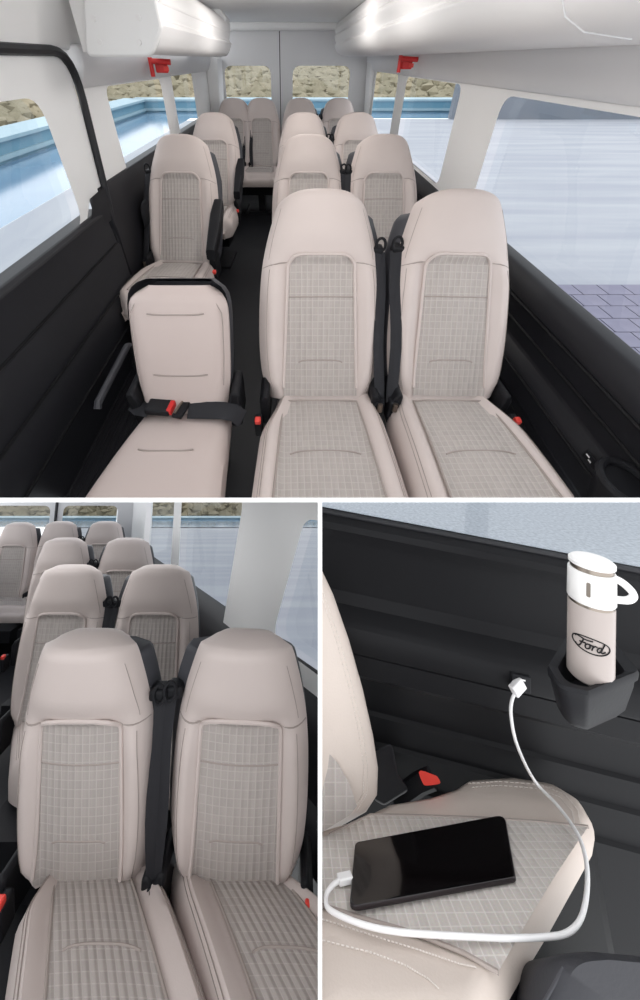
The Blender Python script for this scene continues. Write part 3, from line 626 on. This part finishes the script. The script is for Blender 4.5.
window('window_12', LB, WB1, 'low', .05, .008, 'rear door window behind the fourth pair', 'white', 'white'); window('window_13', LB, WB2, 'low', .05, .008, 'rear door window behind the aisle end seat', 'white', 'white')
struct('trim_16', MB().box((-2.705, 4.34, -1.3), (.02, .02, 1.6)), 'seal', 'low', 'dark gap between rear doors behind the fourth pair')
# outside the lower left cabin
def lowg(p): return [(x, y, -2.1 + DZ * (y - 1.15)) for x, y in p]
struct('ground', MB().add(lowg([(.9, 1.2), (60, 1.2), (60, 24), (-14.5, 24)]), [(0, 1, 2, 3)]), 'pave', 'low', 'pale paving outside the windows near the upright board')
pl = thing('pool', 'blue pool strip with pale rim beyond the rear of the board-side cabin', 'pool', 'low', (0, 0, 0))
zb = -2.1 + DZ * 20
obj('water', MB().add([(x, y, z + .03) for x, y, z in lowg([(-30, 18), (25, 18), (25, 22), (-30, 22)])], [(0, 1, 2, 3)]), 'water', 'low', pl)
obj('coping', MB().box((-2, 22.2, -4.58), (56, .5, .25)), 'cop', 'low', pl)
hillside('low', (-32, 23.3, -4.82), (55, 0, 0), (0, 16, 0), 3.6, 5000, 'dry scrub covered hillside behind the pool strip', 11)

# ================================================================== LOWER RIGHT CABIN (close view of a window seat)
WX = Vector((1, -.12, -.15)); WO = Vector((.348, .70, 0))
WN = WX.cross(Vector((0, 0, 1))).normalized()
if WN.y > 0: WN = -WN
def DW(a, z, n): return WO + WX * a + Vector((0, 0, z)) + WN * n
mb = MB(); prof = [(-.308, -.02), (-.315, .004), (-.324, .014), (-.336, .016), (-.35, .008), (-.375, -.004), (-.468, -.008), (-.487, .004), (-.499, .03), (-.506, .042), (-.513, .046), (-.545, .048), (-.5505, .046), (-.552, .041), (-.5535, .046), (-.590, .046), (-.601, .038), (-.611, .02), (-.622, -.004), (-.65, -.01), (-.70, -.01), (-.705, -.004), (-.712, -.004), (-.717, -.01), (-.76, -.01), (-.765, -.004), (-.772, -.004), (-.777, -.01), (-.83, -.01), (-.835, -.004), (-.842, -.004), (-.847, -.01), (-1.1, -.01)]
mb.rows([[DW(a, z, n) for z, n in prof] for a in (-.35, -.1, .15, .4, .7)])
struct('wall_right', mb, 'panel', 'det', 'black moulded door panel with ledge behind the bottle', ang=30)
mb = MB(); mb.rows([[DW(a, z, n) for z, n in ((-.313, -.012), (0.1, -.03))] for a in (-.35, .7)])
struct('window_14', mb, 'glass', 'det', 'window strip above the black door panel')
mb = MB(); mb.tube([DW(-.35, -.311, -.004), DW(.7, -.311, -.004)], .006, 8); struct('trim_17', mb, 'seal', 'det', 'rubber sill strip at the lower edge of the window strip')
struct('ground', MB().add([(-3, 1.6, -1.5), (14, 1.6, -1.5), (14, 9, -1.5), (-3, 9, -1.5)], [(0, 1, 2, 3)]), 'speck', 'det', 'speckled grey paving seen through the window strip')

# ---- seat cushion and backrest
US = Vector((0, math.cos(R(21.5)), -math.sin(R(21.5)))); UN = Vector((0, math.sin(R(21.5)), math.cos(R(21.5))))
P0 = Vector(((430 - PX) / FPX * .52, .52, -(860 - PY) / FPX * .52))
def onplane(px, py, lift=0):                     # point of the cushion plane
    d = Vector(((px - PX) / FPX, 1, -(py - PY) / FPX)); return d * ((P0 + UN * lift).dot(UN) / d.dot(UN))
st = thing('van_seat', 'beige window seat carrying the tablet beside the black door panel', 'seat', 'det', (0, 0, 0))
out2 = [(300, 838), (352, 822), (385, 806), (428, 799), (455, 790), (470, 780), (515, 777), (556, 783), (580, 797), (591, 816), (588, 832), (566, 868), (543, 906), (515, 948), (490, 988), (462, 1030), (300, 1040)]
c3 = [onplane(*p) for p in out2]
to2 = lambda p: ((p - P0).x, (p - P0).dot(US))
poly2 = roundpoly([to2(p) for p in c3], .02, 3)
cen = Vector((sum(p[0] for p in poly2) / len(poly2), sum(p[1] for p in poly2) / len(poly2)))
def fromp(a, b, h): return P0 + Vector((1, 0, 0)) * a + US * b + UN * h
rings = []
for sc, h in ((.99, -.026), (1.0, -.018), (.995, -.010), (.97, -.002), (.93, .004), (.85, .006), (.6, .004), (.3, .002), (.02, .002)):
    rings.append([fromp(cen.x + (a - cen.x) * sc, cen.y + (b - cen.y) * sc, h) for a, b in poly2])
cu = obj('cushion', MB().loft(rings), 'leather_w', 'det', st, ang=60)
rings = []
for sc, h in ((.90, -.3), (.96, -.09), (.985, -.024)):
    rings.append([fromp(cen.x + (a - cen.x) * sc, cen.y + (b - cen.y) * sc, h) for a, b in poly2])
obj('cushion_pan', MB().loft(rings), 'pan', 'det', st)
# cloth insert
TL_, TR_, BR_, BL_ = (onplane(*p) for p in ((318, 845), (592, 833), (499, 981), (270, 900)))
corner = [(371, 821)]
A1 = [onplane(*p) for p in ((330, 842), (371, 822), (420, 823), (480, 825), (540, 829), (590, 834))]
A2 = [onplane(*p) for p in ((250, 885), (322, 915), (370, 930), (420, 945), (465, 964), (500, 984))]
def curve(pts, t):
    k = t * (len(pts) - 1); i = min(int(k), len(pts) - 2); return pts[i].lerp(pts[i + 1], k - i)
mb = MB(); mb.grid(lambda u, v: curve(A1, u).lerp(curve(A2, u), v) + UN * (.0085 + .003 * math.sin(math.pi * v)), 30, 16, lambda u, v: to2(curve(A1, u).lerp(curve(A2, u), v)))
obj('cushion_insert', mb, 'cloth_light', 'det', st)
mb = MB(); mb.tube([p + UN * .008 for p in A1], .0022, 6); mb.tube([p + UN * .008 for p in A2], .0022, 6); obj('insert_seam', mb, 'leather2', 'det', st)
def stitches(path, n, r, m, name, parent):
    mb = MB()
    for k in range(n):
        a, b = curve(path, (k + .15) / n), curve(path, (k + .75) / n); mb.tube([a, b], r, 4)
    return tag(obj(name, mb, m, 'det', parent), kind='stuff')
def surf(pts, h): return [onplane(*p) + UN * h for p in pts]
stitches(surf([(468, 788), (500, 786), (540, 789), (566, 799), (579, 815), (582, 830)], .0065), 36, .0006, 'stitch', 'stitching', st)
stitches(surf([(472, 792), (500, 790), (537, 793), (561, 802), (573, 816), (576, 830)], .0065), 36, .0006, 'stitch', 'stitching', st)
stitches(surf([(322, 928), (370, 944), (420, 960), (460, 974), (478, 978)], .0075), 50, .0006, 'stitch', 'stitching', st)
stitches(surf([(322, 950), (370, 962), (405, 975), (430, 990), (440, 1000)], .0075), 40, .0006, 'stitch', 'stitching', st)
# backrest: rounded slab seen from its edge
def bp(px, py, D): return Vector(((px - PX) / FPX * D, D, -(py - PY) / FPX * D))
EDGE = [(300, 540), (318, 562), (333, 594), (349, 640), (363, 690), (373, 735), (378, 768), (377, 795), (366, 812), (345, 824), (322, 835), (300, 842)]
inn = [(225, 560), (240, 580), (250, 610), (260, 650), (268, 690), (275, 735), (278, 768), (277, 790), (270, 805), (255, 815), (240, 825), (225, 832)]
rows = []
for k in range(11):
    q = k / 10; rows.append([bp(i[0] + (e[0] - i[0]) * math.sin(q * math.pi / 2), i[1] + (e[1] - i[1]) * math.sin(q * math.pi / 2), .54 + .07 * (1 - math.cos(q * math.pi / 2))) for i, e in zip(inn, EDGE)])
for D_ in (.63, .655, .68): rows.append([bp(e[0] - (D_ - .61) * 260, e[1], .61) + Vector((0, D_ - .61, 0)) for e in EDGE])
obj('backrest', MB().rows(rows), 'leather_w', 'det', st, ang=70)
def bedge(q0, i0, i1, n, lift):
    res = []
    for k in range(n + 1):
        t = i0 + (i1 - i0) * k / n; i = min(int(t), len(EDGE) - 2); fr = t - i
        s_ = math.sin(q0 * math.pi / 2)
        P = lambda j: bp(inn[j][0] + (EDGE[j][0] - inn[j][0]) * s_, inn[j][1] + (EDGE[j][1] - inn[j][1]) * s_, .54 + .07 * (1 - math.cos(q0 * math.pi / 2)) - lift)
        res.append(P(i).lerp(P(i + 1), fr))
    return res
stitches(bedge(.66, 0, 8, 40, .001), 70, .0006, 'stitch', 'stitching', st); stitches(bedge(.71, 0, 8, 40, .001), 70, .0006, 'stitch', 'stitching', st)
mb = MB(); cl_ = [(305, 735), (322, 746), (338, 763), (350, 785), (357, 806), (350, 815), (322, 832), (305, 838)]
ins = [(285, 770), (290, 775), (295, 780), (300, 790), (300, 800), (298, 810), (290, 815), (285, 820)]
mb.grid(lambda u, v: bp(*(Vector(ins[round(u * 7)]).lerp(Vector(cl_[round(u * 7)]), v)), .545 + .006 * v), 7, 6, lambda u, v: tuple(Vector(ins[round(u * 7)]).lerp(Vector(cl_[round(u * 7)]), v) * .0017))
obj('back_insert', mb, 'cloth', 'det', st)
# buckle with red button in the gap to the wall
bkl = obj('buckle', MB().tube([bp(396, 800, .67), bp(420, 783, .66), bp(432, 778, .655)], .016, 8, flat=.7), 'black', 'det', st)
mb = MB(); mb.loft([[bp(x, y, d) for x, y in roundpoly([(416, 768), (437, 776), (442, 784), (424, 786)], 4, 3)] for d in (.64, .655)]); obj('release_button', mb, 'redb', 'det', bkl)
obj('hinge_cover', MB().loft([[bp(x, y, d) for x, y in roundpoly([(372, 752), (392, 742), (398, 775), (410, 790), (384, 806), (374, 800)], 5, 3)] for d in (.635, .70)]), 'black', 'det', st, bevel=.004)
# ---- tablet
tb = thing('tablet', 'black tablet lying on the checked seat cushion, charging', 'tablet', 'det', tuple(onplane(430, 862)))
tb.matrix_world = DET
tc = [onplane(*p, .018) for p in ((355, 843), (505, 815), (516, 878), (349, 908))]
tcr = roundpoly([to2(p) for p in tc], .008, 4)
def tl(sc, h): 
    cx = sum(a for a, b in tcr) / len(tcr); cy = sum(b for a, b in tcr) / len(tcr)
    return [fromp(cx + (a - cx) * sc, cy + (b - cy) * sc, h) for a, b in tcr]
obj('case', MB().loft([tl(.985, .0135), tl(1.0, .0145), tl(1.0, .0175), tl(.992, .0185)]), 'edge', 'det', tb)
obj('screen', MB().loft([tl(.99, .0186), tl(.985, .0190)]), 'screen', 'det', tb)
# ---- charging cable
cb = thing('charging_cable', 'white charging cable looping from door socket over the seat to tablet', 'cable', 'det')
cp = [bp(517, 690, .632), bp(512, 700, .628), bp(511, 716, .622), bp(517, 745, .612)] + [onplane(x, y, l) for x, y, l in ((534, 780, .03), (558, 806, .02), (577, 833, .02), (586, 860, .02), (587, 890, .02), (581, 918, .018), (567, 933, .017))]
cp += [onplane(*p, .016) for p in ((545, 937), (510, 938), (480, 937), (440, 935), (400, 932), (368, 926), (343, 917), (329, 909), (326, 902), (327, 893), (334, 884), (343, 879), (350, 877))]
def cat(pts, n=5):
    o = []
    for i in range(len(pts) - 1):
        a, b, c, d = pts[max(i - 1, 0)], pts[i], pts[i + 1], pts[min(i + 2, len(pts) - 1)]
        for k in range(n):
            t = k / n; o.append(.5 * ((2 * b) + (c - a) * t + (2 * a - 5 * b + 4 * c - d) * t * t + (3 * b - a - 3 * c + d) * t ** 3))
    return o + [pts[-1]]
obj('cord', MB().tube(cat(cp), .0027, 10), 'cable', 'det', cb)
def brick_(p, q, w_, h_, up, m, parent, name, bev):
    ax = (q - p).normalized(); sx = ax.cross(up).normalized(); uz = sx.cross(ax)
    mb = MB(); mb.add([c + sx * i * w_ + uz * j * h_ for c in (p, q) for i, j in ((-1, -1), (1, -1), (1, 1), (-1, 1))], [(0, 1, 2, 3), (7, 6, 5, 4), (0, 4, 5, 1), (1, 5, 6, 2), (2, 6, 7, 3), (3, 7, 4, 0)])
    return obj(name, mb, m, 'det', parent, bevel=bev)
brick_(bp(513, 692, .630), bp(522, 682, .640), .009, .006, Vector((0, -1, .2)), 'cable', cb, 'plug', .002)
brick_(onplane(338, 880, .016), onplane(352, 877, .016), .006, .0035, UN, 'cable', cb, 'connector', .0015)
sk = thing('usb_socket', 'black usb socket in the ledge above the plugged white cable', 'socket', 'det')
mb = MB(); a0 = .0
SKA = (521 - 470) / FPX * .69 / 1.06
mb.add([DW(SKA + a, z, n) for n in (.044, .0525) for a, z in ((-.040, -.545), (-.008, -.545), (-.008, -.516), (-.040, -.516))], [(0, 1, 2, 3), (7, 6, 5, 4), (0, 4, 5, 1), (1, 5, 6, 2), (2, 6, 7, 3), (3, 7, 4, 0)]); obj('plate', mb, 'black', 'det', sk, bevel=.002)
mb = MB(); mb.add([DW(SKA + a, z, .0530) for a, z in ((-.026, -.524), (-.018, -.524), (-.018, -.521), (-.026, -.521))], [(0, 1, 2, 3)]); obj('white_mark', mb, 'cable', 'det', sk)
# ---- cup holder on the door panel
ch = thing('door_cup_holder', 'black faceted cup holder on the door panel holding the bottle', 'cup holder', 'det')
HC = bp(597, 664, .51)
hexa = [(-.078, -.008), (-.086, -.042), (-.056, -.052), (.046, -.018), (.064, .04), (.0, .057)]
def hexr(s, z, r=.012): return [HC + Vector((a, b, z)) for a, b in roundpoly([((x + .018) * s - .018, (y + .003) * s - .003) for x, y in hexa], r, 4)]
obj('holder_body', MB().loft([hexr(.60, -.062), hexr(.74, -.052), hexr(.88, -.02), hexr(.90, -.010), hexr(.96, -.008), hexr(.98, .0), hexr(.94, .004), hexr(.72, .0), hexr(.66, -.008), hexr(.62, -.05)]), 'black', 'det', ch, ang=30)
# ---- bottle
AX = Vector((.03, .02, .99)).normalized(); E1 = AX.cross(Vector((0, 1, 0))).normalized(); E2 = AX.cross(E1).normalized()
if E2.y > 0: E2 = -E2; 
if E1.x < 0: E1 = -E1
BB = bp(590, 676, .50); RB = .0262
def bo(ang, h, r): return BB + E1 * math.cos(ang) * r + E2 * math.sin(ang) * r + AX * h
bt = thing('vacuum_bottle', 'pale champagne vacuum bottle with white cup lid in the cup holder', 'bottle', 'det')
def lathe(prof, m, name, parent=bt, n=40): return obj(name, MB().loft([[bo(2 * math.pi * k / n, h, r) for k in range(n)] for r, h in prof]), m, 'det', parent, ang=35)
HT = .162
body = lathe([(RB - .003, 0), (RB, .003), (RB, HT - .062), (RB - .001, HT - .060)], 'champ', 'bottle_body')
lathe([(RB - .0008, HT - .0605), (RB - .0008, HT - .056)], 'steel', 'steel_ring')
cupo = lathe([(RB, HT - .0565), (RB + .001, HT - .055), (RB + .0005, HT - .016), (RB - .0008, HT - .014)], 'enamel', 'cup')
lathe([(RB - .002, HT - .0145), (RB - .002, HT - .008)], 'steel', 'steel_ring')
lathe([(RB - .003, HT - .0085), (RB, HT - .0075), (RB, HT - .003), (RB - .003, HT - .0004), (.001, HT)], 'enamel', 'lid')
hp = [bo(R(20), HT - .022, RB - .002), bo(R(18), HT - .027, RB + .009), bo(R(16), HT - .036, RB + .019), bo(R(16), HT - .042, RB + .022), bo(R(16), HT - .047, RB + .020), bo(R(18), HT - .050, RB + .013), bo(R(20), HT - .051, RB - .002)]
obj('handle', MB().tube(cat(hp, 4), .0048, 8), 'enamel', 'det', cupo)
th0 = math.pi / 2
def onb(x, z, lift=.0006): return bo(th0 - x / RB, z, RB + lift)
mb = MB(); mb.loft([[onb(-.021 + a, HT - .034 + b, l) for a, b in roundpoly([(-.0022, -.0095), (.0022, -.0095), (.0022, .0095), (-.0022, .0095)], .002, 3)] for l in (.0002, .0012)]); obj('slot', mb, 'steel', 'det', cupo)
# oval badge with script lettering
LC, LZ = -.018, .055
mb = MB(); mb.tube([onb(LC + .0215 * math.cos(t), LZ + .0098 * math.sin(t) - .04 * .0215 * math.cos(t)) for t in [k * math.pi / 24 for k in range(48)]], .0008, 6, closed=True)
obj('badge_oval', mb, 'ink', 'det', body)
strokes = [[(-15, 4), (-14, 5.5), (-10, 5.6), (-5, 5), (0, 5.6), (2, 6.2)], [(-6.5, 5), (-8, 1), (-9.5, -3), (-11.5, -5.6), (-14, -5.4), (-14.8, -3.8)], [(-10.5, .2), (-7, .6), (-4.5, 1.4)],
           [(-1.2, 1.4), (-3.6, .6), (-5, -2), (-4.4, -4.4), (-2.6, -4.4), (-.8, -2.4), (-.6, .2), (-1.2, 1.4), (1, .9), (2.2, 1.3)], [(2.6, 1.6), (2, -1), (1, -4.4)], [(1.8, -1.2), (3, .6), (4.6, 1.5), (5.8, .8)],
           [(10.4, .8), (8.4, 1.2), (6.4, -.8), (6, -3.4), (7.2, -4.5), (9, -3), (10.4, .4)], [(13, 5.6), (11.2, 1.6), (9.8, -2.8), (10.2, -4.4), (12, -3.8), (14, -2.4)]]
for sidx, s_ in enumerate(strokes):
    q = cat([Vector((x * .00112, y * .00112, 0)) for x, y in s_], 4)
    mb = MB(); mb.tube([onb(LC + p.x, LZ + p.y - .04 * p.x, .0009) for p in q], .00085, 6); obj('badge_lettering', mb, 'ink', 'det', body)
# ---- corner of a dark seat in front
fs = thing('front_seat_corner', 'dark grey rounded seat corner in front of the tablet seat', 'seat', 'det')
pts = roundpoly([(525, 1030), (560, 952), (600, 949), (720, 960), (720, 1080), (525, 1080)], [30, 40, 20, 10, 10, 10], 6)
obj('backrest', MB().loft([[bp(sum(p[0] for p in pts) / len(pts) + (x - sum(p[0] for p in pts) / len(pts)) * s_, sum(p[1] for p in pts) / len(pts) + (y - sum(p[1] for p in pts) / len(pts)) * s_, .36) + Vector((0, dy, -dy * 1.75)) for x, y in pts] for s_, dy in ((.2, -.012), (.8, -.008), (.94, 0), (1, .015), (1, .06))]), 'greyfab', 'det', fs, ang=60)
mb = MB(); mb.tube([bp(x, y, .358) for x, y in [(540, 1010), (563, 968), (585, 960), (630, 962), (700, 968)]], .0015, 6); obj('seam', mb, 'shell', 'det', fs)

# ================================================================== end each cabin at the dividing boards
bpy.context.view_layer.update()
for nm_ in [o.name for o in col.objects]:
    o = bpy.data.objects.get(nm_)
    if o is None or o.get('_c') is None: continue
    c = o['_c']
    del o['_c']
    if o.type != 'MESH': continue
    mw = o.matrix_world; inv = mw.inverted(); vs_ = [mw @ v.co - CAM for v in o.data.vertices]
    cut = [n for n in KEEP[c] if min(v.dot(n) for v in vs_) < 0]
    if not cut: continue
    if any(max(v.dot(n) for v in vs_) <= 0 for n in cut):
        for ch_ in list(o.children): bpy.data.objects.remove(ch_)
        bpy.data.objects.remove(o); continue
    bm = bmesh.new(); bm.from_mesh(o.data)
    for n in cut:
        bmesh.ops.bisect_plane(bm, geom=bm.verts[:] + bm.edges[:] + bm.faces[:], dist=1e-6, plane_co=inv @ CAM, plane_no=(mw.to_3x3().transposed() @ n).normalized(), clear_inner=True)
    me = o.data.copy(); bm.to_mesh(me); bm.free(); o.data = me
    if not me.vertices:
        for ch_ in list(o.children): bpy.data.objects.remove(ch_)
        bpy.data.objects.remove(o)
